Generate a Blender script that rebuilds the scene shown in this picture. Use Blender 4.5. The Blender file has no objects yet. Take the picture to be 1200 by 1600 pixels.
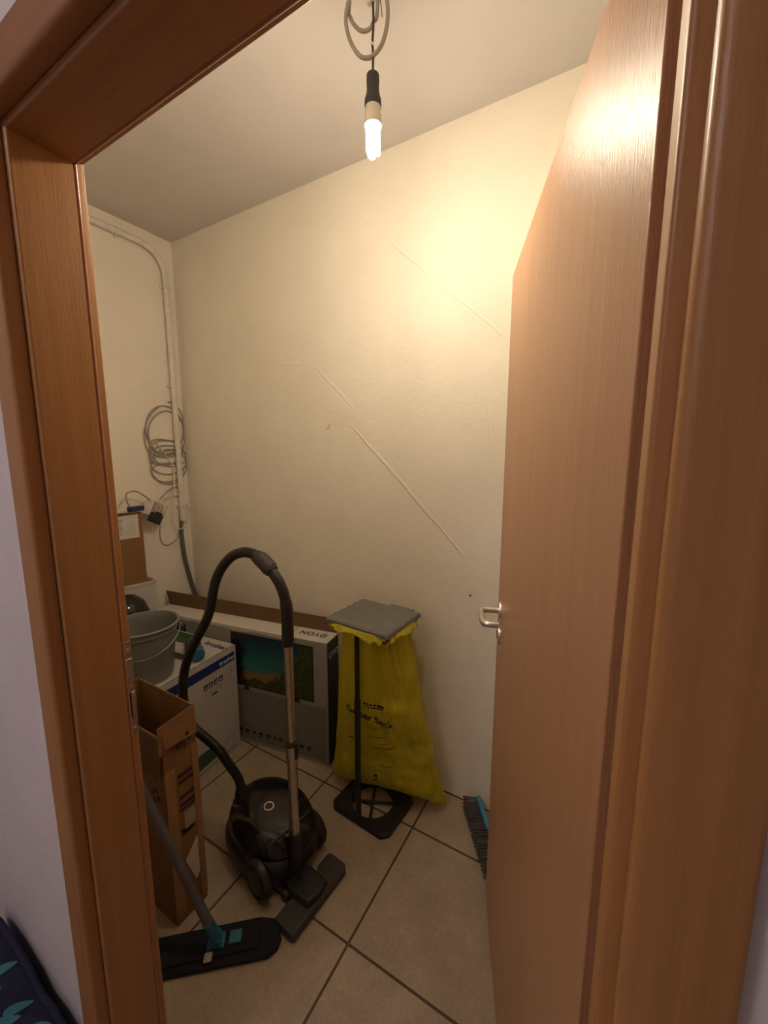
import bpy, math, random
from mathutils import Vector, Matrix, noise
from mathutils.bvhtree import BVHTree
random.seed(7)
R = math.radians
scn = bpy.context.scene
COL = scn.collection

# ------------------------------------------------------------------ camera
RT = ((0.864699187, 0.502289525, 0.000740613),
      (0.073583169, -0.125215724, -0.989397059),
      (-0.496871043, 0.855585329, -0.145233990))
# rows above: image-right, image-down, forward (rewritten below as a matrix)
YAW, PITCH, ROLL = 0.526135960, 0.145749466, -0.000748549
cy_, sy_, cp_, sp_ = math.cos(YAW), math.sin(YAW), math.cos(PITCH), math.sin(PITCH)
fwd = Vector((-sy_*cp_, cy_*cp_, -sp_)); rgt = Vector((cy_, sy_, 0)); dwn = fwd.cross(rgt)
rgt, dwn = rgt*math.cos(ROLL)+dwn*math.sin(ROLL), -rgt*math.sin(ROLL)+dwn*math.cos(ROLL)
EYE = Vector((0, 0, 1.505)); FPX = 626.92
cam_d = bpy.data.cameras.new('camera'); cam = bpy.data.objects.new('camera', cam_d); COL.objects.link(cam)
m3 = Matrix((rgt, -dwn, -fwd)).transposed()
cam.matrix_world = Matrix.Translation(EYE) @ m3.to_4x4()
cam_d.sensor_fit = 'HORIZONTAL'; cam_d.sensor_width = 36; cam_d.lens = FPX/1200*36
cam_d.clip_start = 0.02; cam_d.clip_end = 50
scn.camera = cam

def ray(x, y):
    return rgt*((x-600)/FPX) + dwn*((y-800)/FPX) + fwd
def on_x(x, y, X): d = ray(x, y); return EYE + d*((X-EYE.x)/d.x)
def on_y(x, y, Y): d = ray(x, y); return EYE + d*((Y-EYE.y)/d.y)
def on_z(x, y, Z=0): d = ray(x, y); return EYE + d*((Z-EYE.z)/d.z)

# ------------------------------------------------------------------ world, light, exposure
w = bpy.data.worlds.new('world'); scn.world = w; w.use_nodes = True
w.node_tree.nodes['Background'].inputs[0].default_value = (0.02, 0.018, 0.02, 1)
w.node_tree.nodes['Background'].inputs[1].default_value = 0.3
BULB_STRENGTH = 640.0
BULB_COLOR = (1.0, 0.84, 0.63)
HALL_STRENGTH = 30.0
HALL_COLOR = (1.0, 0.86, 0.83)
scn.view_settings.view_transform = 'Standard'
try: scn.view_settings.look = 'None'
except Exception: pass
scn.view_settings.exposure = 0.0
scn.view_settings.gamma = 1.0
scn.view_settings.use_curve_mapping = False

# ------------------------------------------------------------------ materials
def new_mat(name):
    m = bpy.data.materials.new(name); m.use_nodes = True
    nt = m.node_tree; b = nt.nodes['Principled BSDF']
    return m, nt, b
def N(nt, t, **kw):
    n = nt.nodes.new(t)
    for k, v in kw.items(): setattr(n, k, v)
    return n
def mixcol(nt, fac, a, b):
    n = N(nt, 'ShaderNodeMix'); n.data_type = 'RGBA'
    for i, v in ((6, a), (7, b)):
        if isinstance(v, tuple): n.inputs[i].default_value = (*v[:3], 1)
        else: nt.links.new(v, n.inputs[i])
    if isinstance(fac, (int, float)): n.inputs[0].default_value = fac
    else: nt.links.new(fac, n.inputs[0])
    return n.outputs[2]
def math_(nt, op, a, b=None, c=None, clamp=False):
    n = N(nt, 'ShaderNodeMath', operation=op); n.use_clamp = clamp
    for i, v in enumerate((a, b, c)):
        if v is None: continue
        if isinstance(v, (int, float)): n.inputs[i].default_value = v
        else: nt.links.new(v, n.inputs[i])
    return n.outputs[0]
def coords(nt, scale=(1, 1, 1), loc=(0, 0, 0), kind='Object'):
    tc = N(nt, 'ShaderNodeTexCoord'); mp = N(nt, 'ShaderNodeMapping')
    mp.inputs['Scale'].default_value = scale; mp.inputs['Location'].default_value = loc
    nt.links.new(tc.outputs[kind], mp.inputs['Vector']); return mp.outputs[0]
def noise_(nt, vec, scale, detail=4, rough=.5):
    n = N(nt, 'ShaderNodeTexNoise'); n.inputs['Scale'].default_value = scale
    n.inputs['Detail'].default_value = detail; n.inputs['Roughness'].default_value = rough
    nt.links.new(vec, n.inputs['Vector']); return n.outputs['Fac']
def ramp(nt, fac, stops):
    n = N(nt, 'ShaderNodeValToRGB'); e = n.color_ramp.elements
    while len(e) < len(stops): e.new(.5)
    for i, (p, c) in enumerate(stops): e[i].position = p; e[i].color = (*c[:3], 1)
    nt.links.new(fac, n.inputs[0]); return n.outputs[0]
def bump(nt, b, h, strength, dist=.001):
    n = N(nt, 'ShaderNodeBump'); n.inputs['Strength'].default_value = strength
    n.inputs['Distance'].default_value = dist
    nt.links.new(h, n.inputs['Height']); nt.links.new(n.outputs[0], b.inputs['Normal']); return n

def plain(name, col, rough=.5, metal=0., var=.08, nscale=30, bumps=0., bscale=200, spec=.5, coat=0.):
    m, nt, b = new_mat(name)
    v = coords(nt); f = noise_(nt, v, nscale, 3)
    lo = tuple(c*(1-var) for c in col); hi = tuple(min(1, c*(1+var)) for c in col)
    nt.links.new(ramp(nt, f, [(.3, lo), (.7, hi)]), b.inputs['Base Color'])
    b.inputs['Roughness'].default_value = rough; b.inputs['Metallic'].default_value = metal
    b.inputs['Specular IOR Level'].default_value = spec; b.inputs['Coat Weight'].default_value = coat
    if bumps: bump(nt, b, noise_(nt, v, bscale, 3), bumps, .001)
    return m

def wood(name, grain='Z', base=(.40, .175, .075), rough=.36, con=1.0, bs=.55, spec=.5):
    m, nt, b = new_mat(name)
    sc = {'Z': (1, 1, .022), 'X': (.022, 1, 1)}[grain]
    v = coords(nt, sc)
    f1 = noise_(nt, v, 55, 4, .6); f2 = noise_(nt, v, 420, 3, .6); f3 = noise_(nt, v, 9, 2, .5)
    f = math_(nt, 'ADD', math_(nt, 'MULTIPLY', f1, .5), math_(nt, 'MULTIPLY', f2, .25))
    f = math_(nt, 'ADD', f, math_(nt, 'MULTIPLY', f3, .25))
    d = tuple(c*(1-.20*con) for c in base); l = tuple(c*(1+.22*con) for c in base)
    nt.links.new(ramp(nt, f, [(.36, d), (.64, l)]), b.inputs['Base Color'])
    b.inputs['Roughness'].default_value = rough; b.inputs['Specular IOR Level'].default_value = spec
    v2 = coords(nt, {'Z': (1, 1, .09), 'X': (.09, 1, 1)}[grain])
    bump(nt, b, noise_(nt, v2, 330, 3, .6), bs, .0006)
    return m

def plaster(name, col, strength=.5, ridges=(), axis='XZ', coarse=60):
    m, nt, b = new_mat(name)
    v = coords(nt)
    n1 = noise_(nt, v, coarse, 5, .55); n2 = noise_(nt, v, 260, 3, .5); n3 = noise_(nt, v, 5, 3, .5)
    h = math_(nt, 'ADD', math_(nt, 'MULTIPLY', n1, 1.0), math_(nt, 'MULTIPLY', n2, .35))
    h = math_(nt, 'ADD', h, math_(nt, 'MULTIPLY', n3, 3.0))
    sep = N(nt, 'ShaderNodeSeparateXYZ'); nt.links.new(v, sep.inputs[0])
    px = sep.outputs[0 if axis[0] == 'X' else 1]; pz = sep.outputs[2]
    wob = math_(nt, 'MULTIPLY', math_(nt, 'SUBTRACT', noise_(nt, v, 9, 3), .5), .016)
    for (x1, z1, x2, z2, wd, ht) in ridges:
        L = math.hypot(x2-x1, z2-z1); ux, uz = (x2-x1)/L, (z2-z1)/L
        ax = math_(nt, 'SUBTRACT', px, x1); az = math_(nt, 'SUBTRACT', pz, z1)
        s = math_(nt, 'ADD', math_(nt, 'MULTIPLY', ax, ux), math_(nt, 'MULTIPLY', az, uz))
        t = math_(nt, 'ADD', math_(nt, 'ADD', math_(nt, 'MULTIPLY', ax, -uz), math_(nt, 'MULTIPLY', az, ux)), wob)
        prof = math_(nt, 'SUBTRACT', 1.0, math_(nt, 'DIVIDE', math_(nt, 'ABSOLUTE', t), wd), clamp=True)
        e1 = math_(nt, 'MULTIPLY', s, 14, clamp=True)
        e2 = math_(nt, 'MULTIPLY', math_(nt, 'SUBTRACT', L, s), 14, clamp=True)
        amp = math_(nt, 'MULTIPLY', math_(nt, 'MULTIPLY', prof, e1), e2)
        h = math_(nt, 'ADD', h, math_(nt, 'MULTIPLY', amp, ht*.62))
    c = ramp(nt, n3, [(.3, tuple(k*.965 for k in col)), (.7, tuple(min(1, k*1.02) for k in col))])
    nt.links.new(c, b.inputs['Base Color']); b.inputs['Roughness'].default_value = .85
    b.inputs['Specular IOR Level'].default_value = .2
    bump(nt, b, h, strength, .0016)
    return m

WHITE = (.91, .85, .73)
def rr(x1, y1, x2, y2, wd, ht):
    a = on_y(x1, y1, 1.525); b_ = on_y(x2, y2, 1.525); return (a.x, a.z, b_.x, b_.z, wd, ht)
M = {}
M['wall_back'] = plaster('back_wall_plaster', WHITE, .8, [
    rr(608, 378, 800, 535, .005, 2.2), rr(545, 318, 745, 500, .006, 1.4), rr(483, 562, 560, 645, .006, 1.6),
    rr(545, 660, 735, 880, .006, 3.0), rr(560, 675, 700, 835, .005, 1.8), rr(487, 295, 487, 560, .004, 1.3),
    rr(395, 570, 486, 569, .006, 1.2), rr(330, 790, 400, 800, .006, 1.0), rr(760, 620, 768, 700, .004, 1.2)], 'XZ')
M['wall'] = plaster('plaster_white', WHITE, .5)
M['wall_left'] = plaster('plaster_white_side', (.90, .83, .73), .4, axis='YZ')
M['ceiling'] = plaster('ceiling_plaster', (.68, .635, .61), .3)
M['hall_wall'] = plaster('hall_woodchip', (.76, .72, .74), 1.0, coarse=110)
M['wood_z'] = wood('beech_veneer_upright', 'Z', (.42, .198, .068), .42, .7)
M['wood_x'] = wood('beech_veneer_cross', 'X', (.34, .145, .055), .42, .7)
M['leaf'] = wood('door_leaf_veneer', 'Z', (.50, .27, .14), .35, .5, 1.3, .22)
M['seal'] = plain('brown_rubber_seal', (.36, .16, .08), .25, spec=.7)

def tile():
    m, nt, b = new_mat('floor_tile')
    v = coords(nt, (1, 1, 1), (.6155, -.8405, 0))
    br = N(nt, 'ShaderNodeTexBrick'); br.offset = 0; br.squash = 1
    br.inputs['Scale'].default_value = 1; br.inputs['Mortar Size'].default_value = .0044
    br.inputs['Mortar Smooth'].default_value = .25; br.inputs['Bias'].default_value = 0
    br.inputs['Brick Width'].default_value = .4515; br.inputs['Row Height'].default_value = .4515
    nt.links.new(v, br.inputs['Vector'])
    f = math_(nt, 'ADD', math_(nt, 'MULTIPLY', noise_(nt, v, 7, 6, .6), .6), math_(nt, 'MULTIPLY', noise_(nt, v, 90, 4, .6), .4))
    t = ramp(nt, f, [(.32, (.32, .250, .172)), (.68, (.50, .405, .295))])
    col = mixcol(nt, br.outputs['Fac'], t, (.085, .05, .033))
    nt.links.new(col, b.inputs['Base Color']); b.inputs['Roughness'].default_value = .5
    h = math_(nt, 'SUBTRACT', math_(nt, 'MULTIPLY', noise_(nt, v, 150, 4), .25), math_(nt, 'MULTIPLY', br.outputs['Fac'], 1.6))
    bump(nt, b, h, .6, .0015)
    return m
M['floor'] = tile()
M['steel'] = plain('brushed_steel', (.78, .75, .70), .28, 1.0, .05, 80)
M['chrome'] = plain('chrome_tube', (.55, .50, .45), .22, 1.0, .12, 25)
M['dull_steel'] = plain('dull_strike_steel', (.42, .38, .33), .45, .9, .15, 60)
M['black_hole'] = plain('dark_slot', (.01, .008, .006), .9)
M['black_gloss'] = plain('gloss_black_plastic', (.010, .009, .010), .13, 0, .1, spec=.5)
M['black'] = plain('satin_black_plastic', (.018, .016, .016), .42, 0, .15, 40, .1, 400)
M['dark_grey'] = plain('dark_grey_plastic', (.045, .04, .038), .5, 0, .15, 40, .15, 400)
M['panel'] = plain('panel_black', (.028, .025, .023), .35)
M['hose'] = plain('hose_black', (.016, .015, .016), .38)
M['grey_rubber'] = plain('socket_rubber', (.035, .035, .04), .6)
M['bucket'] = plain('bucket_grey', (.20, .20, .19), .42, 0, .06, 15)
M['lid'] = plain('lid_grey', (.19, .19, .185), .42, 0, .06, 20, .1, 300)
M['wire'] = plain('galvanised_wire', (.6, .56, .5), .3, 1.0)
M['cable_grey'] = plain('cable_grey', (.33, .295, .26), .6)
M['cable_white'] = plain('cable_white', (.72, .68, .6), .45)
M['cable_dark'] = plain('cable_dark', (.12, .125, .12), .5)
M['pipe'] = plain('conduit_painted', (.78, .73, .66), .5)
M['plug_white'] = plain('plug_white', (.70, .66, .58), .4)
M['socket_grey'] = plain('socket_face_grey', (.42, .37, .32), .5)
M['blue'] = plain('navy_plastic', (.02, .035, .11), .4)
M['teal'] = plain('teal_plastic', (.02, .16, .27), .4)
M['brush_blue'] = plain('bright_blue_plastic', (.05, .30, .52), .4)
M['bristle'] = plain('bristle_grey', (.12, .105, .095), .8, 0, .3, 60)
M['mop_cloth'] = plain('mop_cloth', (.012, .012, .016), .95, 0, .5, 300, 1., 500)
M['stick'] = plain('stick_grey', (.11, .10, .11), .4)
M['print_black'] = plain('print_black', (.012, .012, .016), .5)
M['print_blue'] = plain('print_blue', (.012, .03, .16), .4)
M['print_white'] = plain('print_white', (.75, .72, .68), .5)
M['print_grey'] = plain('print_grey', (.35, .33, .31), .5)
M['print_green'] = plain('print_green', (.03, .11, .035), .5)
M['print_red'] = plain('print_red', (.22, .04, .03), .5)
M['print_maroon'] = plain('print_maroon', (.05, .02, .03), .5)
M['carton_white'] = plain('white_carton', (.56, .53, .50), .55, 0, .03, 12)
M['carton_silver'] = plain('silver_grey_carton', (.36, .34, .32), .42, 0, .06, 6)
M['carton_silver_dark'] = plain('dark_silver_carton', (.24, .22, .205), .42, 0, .08, 5)
M['paper_white'] = plain('white_paper', (.66, .62, .56), .6, 0, .06, 20)
M['label_white'] = plain('label_white', (.66, .64, .60), .5)
M['tape'] = plain('clear_tape', (.45, .36, .25), .12, spec=.8)
def cardboard(name, col):
    m, nt, b = new_mat(name)
    v = coords(nt); f = noise_(nt, v, 14, 4); g = noise_(nt, coords(nt, (1, 1, .05)), 260, 2)
    f = math_(nt, 'ADD', math_(nt, 'MULTIPLY', f, .8), math_(nt, 'MULTIPLY', g, .2))
    nt.links.new(ramp(nt, f, [(.3, tuple(c*.85 for c in col)), (.7, tuple(c*1.1 for c in col))]), b.inputs['Base Color'])
    b.inputs['Roughness'].default_value = .75; b.inputs['Specular IOR Level'].default_value = .25
    bump(nt, b, g, .15, .001); return m
M['cardboard'] = cardboard('brown_cardboard', (.27, .14, .058))
M['cardboard_pale'] = cardboard('pale_brown_cardboard', (.36, .20, .095))
M['cardboard_dark'] = cardboard('dull_brown_cardboard', (.17, .095, .048))

def bag_mat(name, alpha):
    m, nt, b = new_mat(name)
    out = nt.nodes['Material Output']
    v = coords(nt); f = noise_(nt, v, 9, 5, .6)
    c = ramp(nt, f, [(.3, (.80, .71, .03)), (.7, (.93, .85, .08))])
    nt.links.new(c, b.inputs['Base Color']); b.inputs['Roughness'].default_value = .33
    bump(nt, b, noise_(nt, coords(nt, (1, 1, .35)), 34, 5, .62), 1.0, .010)
    tl = N(nt, 'ShaderNodeBsdfTranslucent'); nt.links.new(c, tl.inputs[0])
    tp = N(nt, 'ShaderNodeBsdfTransparent'); tp.inputs[0].default_value = (.85, .75, .18, 1)
    m1 = N(nt, 'ShaderNodeMixShader'); m1.inputs[0].default_value = .30
    nt.links.new(b.outputs[0], m1.inputs[1]); nt.links.new(tl.outputs[0], m1.inputs[2])
    m2 = N(nt, 'ShaderNodeMixShader'); m2.inputs[0].default_value = alpha
    nt.links.new(m1.outputs[0], m2.inputs[1]); nt.links.new(tp.outputs[0], m2.inputs[2])
    nt.links.new(m2.outputs[0], out.inputs[0]); return m
M['bag'] = bag_mat('yellow_sack_film', .34)
M['cuff'] = bag_mat('yellow_sack_film_folded', .06)

def emit(name, col, s):
    m = bpy.data.materials.new(name); m.use_nodes = True; nt = m.node_tree; nt.nodes.clear()
    e = N(nt, 'ShaderNodeEmission'); e.inputs[0].default_value = (*col, 1); e.inputs[1].default_value = s
    o = N(nt, 'ShaderNodeOutputMaterial'); nt.links.new(e.outputs[0], o.inputs[0]); return m
M['bulb'] = emit('lit_fluorescent_tube', BULB_COLOR, BULB_STRENGTH)
M['hall_lamp'] = emit('lit_hall_lamp', HALL_COLOR, HALL_STRENGTH)

def screen_mat():
    m, nt, b = new_mat('printed_bay_picture')
    v = coords(nt); sep = N(nt, 'ShaderNodeSeparateXYZ'); nt.links.new(v, sep.inputs[0])
    # local: x 0..1 left to right, z 0..1 bottom to top (mesh is .469 x .273)
    x = math_(nt, 'DIVIDE', sep.outputs[0], .469); z = math_(nt, 'DIVIDE', sep.outputs[2], .273)
    nz = math_(nt, 'SUBTRACT', noise_(nt, v, 14, 5, .6), .5)
    water = ramp(nt, math_(nt, 'ADD', z, math_(nt, 'MULTIPLY', nz, .3)), [(.35, (.03, .20, .19)), (.62, (.015, .13, .16)), (.95, (.008, .035, .07))])
    sand = (.30, .17, .055)
    g = noise_(nt, v, 75, 5, .7)
    green = ramp(nt, g, [(.36, (.008, .015, .004)), (.50, (.035, .06, .012)), (.62, (.12, .13, .02)), (.70, (.22, .16, .03))])
    # shore curve
    sh = math_(nt, 'ADD', math_(nt, 'ADD', .32, math_(nt, 'MULTIPLY', x, .10)), math_(nt, 'MULTIPLY', nz, .35))
    c = mixcol(nt, math_(nt, 'MULTIPLY', math_(nt, 'SUBTRACT', sh, z), 14, clamp=True), water, sand)
    gr = math_(nt, 'ADD', math_(nt, 'MULTIPLY', math_(nt, 'SUBTRACT', x, .43), 1.9), math_(nt, 'ADD', .05, math_(nt, 'MULTIPLY', nz, .9)))
    gr = math_(nt, 'MAXIMUM', gr, math_(nt, 'ADD', .14, math_(nt, 'MULTIPLY', nz, .8)))
    c = mixcol(nt, math_(nt, 'MULTIPLY', math_(nt, 'SUBTRACT', gr, z), 14, clamp=True), c, green)
    red = math_(nt, 'MULTIPLY', math_(nt, 'SUBTRACT', noise_(nt, v, 45, 3), .60), 12, clamp=True)
    near = math_(nt, 'SUBTRACT', 1.0, math_(nt, 'MULTIPLY', math_(nt, 'ABSOLUTE', math_(nt, 'SUBTRACT', x, .56)), 7), clamp=True)
    c = mixcol(nt, math_(nt, 'MULTIPLY', red, near), c, (.20, .03, .03))
    dk = math_(nt, 'MULTIPLY', math_(nt, 'SUBTRACT', math_(nt, 'ADD', .20, math_(nt, 'MULTIPLY', nz, .3)), x), 9, clamp=True)
    c = mixcol(nt, dk, c, (.008, .014, .02))
    nt.links.new(c, b.inputs['Base Color']); b.inputs['Roughness'].default_value = .3
    return m
M['screen'] = screen_mat()

# ------------------------------------------------------------------ mesh helpers
def link(o, parent=None):
    COL.objects.link(o)
    if parent is not None: o.parent = parent
    return o
def tag(o, label=None, cat=None, group=None, kind=None):
    if label: o['label'] = label
    if cat: o['category'] = cat
    if group: o['group'] = group
    if kind: o['kind'] = kind
    return o
def thing(name, label, cat, loc=(0, 0, 0), rz=0, group=None, kind=None):
    o = bpy.data.objects.new(name, None); o.empty_display_size = .05
    o.location = loc; o.rotation_euler = (0, 0, rz); link(o)
    return tag(o, label, cat, group, kind)

class MB:
    def __init__(s): s.v = []; s.f = []; s.m = []; s.cur = 0
    def mat(s, i): s.cur = i; return s
    def add(s, vs, fs):
        n = len(s.v); s.v += [Vector(p) for p in vs]
        for f in fs: s.f.append([n+i for i in f]); s.m.append(s.cur)
        return s
    def box(s, a, b):
        x0, y0, z0 = a; x1, y1, z1 = b
        v = [(x0, y0, z0), (x1, y0, z0), (x1, y1, z0), (x0, y1, z0), (x0, y0, z1), (x1, y0, z1), (x1, y1, z1), (x0, y1, z1)]
        return s.add(v, [(3, 2, 1, 0), (4, 5, 6, 7), (0, 1, 5, 4), (1, 2, 6, 5), (2, 3, 7, 6), (3, 0, 4, 7)])
    def hexa(s, v):   # 8 points: 4 bottom ccw, 4 top ccw
        return s.add(v, [(3, 2, 1, 0), (4, 5, 6, 7), (0, 1, 5, 4), (1, 2, 6, 5), (2, 3, 7, 6), (3, 0, 4, 7)])
    def prism(s, poly, z0, z1, fn=None):
        n = len(poly); fn = fn or (lambda p, z: (p[0], p[1], z))
        v = [fn(p, z0) for p in poly] + [fn(p, z1) for p in poly]
        f = [tuple(range(n-1, -1, -1)), tuple(range(n, 2*n))] + [(i, (i+1) % n, n+(i+1) % n, n+i) for i in range(n)]
        return s.add(v, f)
    def tube(s, pts, r, n=12, closed=False, cap=True, flat=None):
        pts = [Vector(p) for p in pts]; L = len(pts)
        rf = r if callable(r) else (lambda t, r=r: r)
        T = []
        for i in range(L):
            a = pts[(i-1) % L] if (closed or i > 0) else pts[0]
            b = pts[(i+1) % L] if (closed or i < L-1) else pts[-1]
            T.append((b-a).normalized())
        u = T[0].orthogonal().normalized(); vs = []
        for i in range(L):
            u = (u - T[i]*u.dot(T[i])).normalized(); w_ = T[i].cross(u)
            rad = rf(i/(L-1))
            for k in range(n):
                a = 2*math.pi*k/n; vs.append(pts[i] + (u*math.cos(a)+w_*math.sin(a))*rad)
        fs = []
        for i in range(L if closed else L-1):
            j = (i+1) % L
            for k in range(n): fs.append((i*n+k, i*n+(k+1) % n, j*n+(k+1) % n, j*n+k))
        if cap and not closed: fs += [tuple(range(n-1, -1, -1)), tuple((L-1)*n+k for k in range(n))]
        return s.add(vs, fs)
    def lathe(s, prof, n=32, c=(0, 0, 0), axis=(0, 0, 1), closed_ends=True, sx=1, sy=1):
        ax = Vector(axis).normalized()
        if abs(ax.z) > .999: u, w_ = Vector((1, 0, 0)), Vector((0, 1, 0))*(1 if ax.z > 0 else -1)
        else: u = Vector((0, 0, 1)).cross(ax).normalized(); w_ = ax.cross(u)
        c = Vector(c); vs = []; L = len(prof)
        for r, h in prof:
            for k in range(n):
                a = 2*math.pi*k/n; vs.append(c + ax*h + (u*math.cos(a)*sx+w_*math.sin(a)*sy)*r)
        fs = [(i*n+k, i*n+(k+1) % n, (i+1)*n+(k+1) % n, (i+1)*n+k) for i in range(L-1) for k in range(n)]
        if closed_ends: fs += [tuple(range(n-1, -1, -1)), tuple((L-1)*n+k for k in range(n))]
        return s.add(vs, fs)
    def quad(s, a, b, c, d): return s.add([a, b, c, d], [(0, 1, 2, 3)])
    def build(s, name, mats, parent=None, smooth=False, bevel=0, seg=2, sub=0, solid=0, loc=None, auto=True):
        me = bpy.data.meshes.new(name); me.from_pydata([tuple(v) for v in s.v], [], s.f)
        if not isinstance(mats, (list, tuple)): mats = [mats]
        for m_ in mats: me.materials.append(m_)
        me.polygons.foreach_set('material_index', s.m)
        me.validate()
        o = bpy.data.objects.new(name, me); link(o, parent)
        if loc is not None: o.location = loc
        if smooth:
            me.polygons.foreach_set('use_smooth', [True]*len(me.polygons))
            if auto: me.set_sharp_from_angle(angle=R(38))
        if solid:
            md = o.modifiers.new('thick', 'SOLIDIFY'); md.thickness = solid; md.offset = 0
        if bevel:
            md = o.modifiers.new('bevel', 'BEVEL'); md.width = bevel; md.segments = seg; md.limit_method = 'ANGLE'; md.angle_limit = R(35)
            me.polygons.foreach_set('use_smooth', [True]*len(me.polygons)); me.set_sharp_from_angle(angle=R(38))
            md.harden_normals = False
        if sub:
            md = o.modifiers.new('sub', 'SUBSURF'); md.levels = sub; md.render_levels = sub
        return o

def cr(pts, n=8, closed=False):
    P = [Vector(p) for p in pts]; L = len(P); out = []
    rng = range(L) if closed else range(L-1)
    for i in rng:
        p1, p2 = P[i], P[(i+1) % L]
        p0 = P[(i-1) % L] if (closed or i > 0) else p1*2-p2
        p3 = P[(i+2) % L] if (closed or i < L-2) else p2*2-p1
        for k in range(n):
            t = k/n
            out.append(.5*((2*p1)+(p2-p0)*t+(2*p0-5*p1+4*p2-p3)*t*t+(3*p1-p0-3*p2+p3)*t**3))
    if not closed: out.append(P[-1])
    return out

def text_mesh(body, size, extrude=.0003, shear=0, space=1, align='LEFT', offset=0):
    cu = bpy.data.curves.new('t', 'FONT'); cu.body = body; cu.size = size; cu.extrude = extrude
    cu.shear = shear; cu.space_character = space; cu.align_x = align; cu.resolution_u = 3; cu.offset = offset
    o = bpy.data.objects.new('t', cu); COL.objects.link(o)
    dg = bpy.context.evaluated_depsgraph_get(); dg.update()
    me = bpy.data.meshes.new_from_object(o.evaluated_get(dg))
    bpy.data.objects.remove(o); bpy.data.curves.remove(cu)
    return me
def text(name, body, size, org, xa, ya, mat, parent=None, label=None, **kw):
    me = text_mesh(body, size, **kw); me.name = name
    xa = Vector(xa).normalized(); ya = Vector(ya).normalized(); za = xa.cross(ya)
    mw = Matrix((xa, ya, za)).transposed().to_4x4(); mw.translation = Vector(org)
    me.transform(mw); me.materials.clear(); me.materials.append(mat)
    o = bpy.data.objects.new(name, me); link(o, parent)
    if label: o['label'] = label
    return o

# ================================================================== SETTING
XW, XE = -2.28, .55          # left and right wall of the store room
YB = 1.525                   # back wall
YI, YO = .386, .278          # room face and hall face of the door wall
ZC = 2.68
XL, XR, ZT = -.803, .0145, 1.971   # clear opening of the lining
HX0, HX1, HY = -2.6, 1.3, -1.5     # hall
def struct(name, mb, mat): return tag(mb.build(name, mat), kind='structure')
struct('floor', MB().box((HX0-.1, HY-.1, -.06), (HX1+.1, YB+.1, 0)), M['floor'])
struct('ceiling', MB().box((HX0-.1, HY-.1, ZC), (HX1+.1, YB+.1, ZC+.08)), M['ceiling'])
struct('wall_back', MB().box((XW-.1, YB, 0), (XE+.1, YB+.1, ZC)), M['wall_back'])
struct('wall_left', MB().box((XW-.1, YI, 0), (XW, YB, ZC)), M['wall_left'])
M['joint'] = plain('dark_wall_joint', (.06, .04, .028), .8)
struct('trim_2', MB().box((XW, YB-.005, 0), (XE, YB, .0025)).box((XW, YI, 0), (XW+.005, YB-.005, .0025)), M['joint'])
struct('wall_right', MB().box((XE, YI, 0), (XE+.1, YB, ZC)), M['wall'])
wf = MB()
a0, a1, zt = XL-.030, XR+.030, ZT+.03
for mi, (y0, y1) in ((0, (YO, YO+.02)), (1, (YO+.02, YI))):
    wf.mat(mi)
    wf.box((HX0, y0, 0), (a0, y1, ZC)); wf.box((a1, y0, 0), (HX1, y1, ZC)); wf.box((a0, y0, zt), (a1, y1, ZC))
struct('wall_front', wf, [M['hall_wall'], M['wall']])
struct('wall_hall', MB().box((HX0, HY-.1, 0), (HX1, HY, ZC)).box((HX0-.1, HY, 0), (HX0, YO, ZC)).box((HX1, HY, 0), (HX1+.1, YO, ZC)), M['hall_wall'])

# --- door frame
trim = thing('trim_1', 'beech veneer door frame around the store room opening', 'door frame', kind='structure')
def arc(cx, cy, r, a0, a1, n=6): return [(cx+r*math.cos(R(a0+(a1-a0)*i/n)), cy+r*math.sin(R(a0+(a1-a0)*i/n))) for i in range(n+1)]
def frame_piece(name, prof, side, mat):
    # prof: list of (a, y); a = distance outward from the lining plane
    ends = []
    for a, y in prof:
        if side == 'l': ends.append(((XL-a, y, 0), (XL-a, y, ZT+a)))
        elif side == 'r': ends.append(((XR+a, y, 0), (XR+a, y, ZT+a)))
        else: ends.append(((XL-a, y, ZT+a), (XR+a, y, ZT+a)))
    n = len(prof); mb = MB()
    mb.add([e[0] for e in ends]+[e[1] for e in ends],
           [tuple(range(n-1, -1, -1)), tuple(range(n, 2*n))]+[(i, (i+1) % n, n+(i+1) % n, n+i) for i in range(n)])
    return mb.build(name, mat, trim, smooth=True)
lining = arc(.004, .294, .004, 270, 180) + [(0, .3745)] + arc(.0012, .3738, .0012, 180, 90, 3)[1:] + [(.0145, .375), (.0145, .388), (.030, .388), (.030, .290)]
archi = arc(.0190, .2730, .008, 180, 270) + arc(.066, .269, .004, 270, 360, 4) + [(.070, .278), (.028, .278), (.028, .289), (.011, .289)]
archi_in = [(.0145, .386), (.0145, .3965)] + arc(.0165, .3965, .002, 180, 90, 3)[1:] + [(.068, .3985), (.070, .3965), (.070, .386)]
seal = [(.0030, .3752)] + arc(.0045, .3790, .0038, 200, 60, 8) + [(.0145, .3800), (.0145, .3752)]
for sd, mt in (('l', M['wood_z']), ('r', M['wood_z']), ('t', M['wood_x'])):
    frame_piece('jamb_lining', lining, sd, mt)
    frame_piece('architrave', archi, sd, mt)
    frame_piece('architrave', archi_in, sd, mt)
    frame_piece('rubber_seal', seal, sd, M['seal'])
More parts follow.
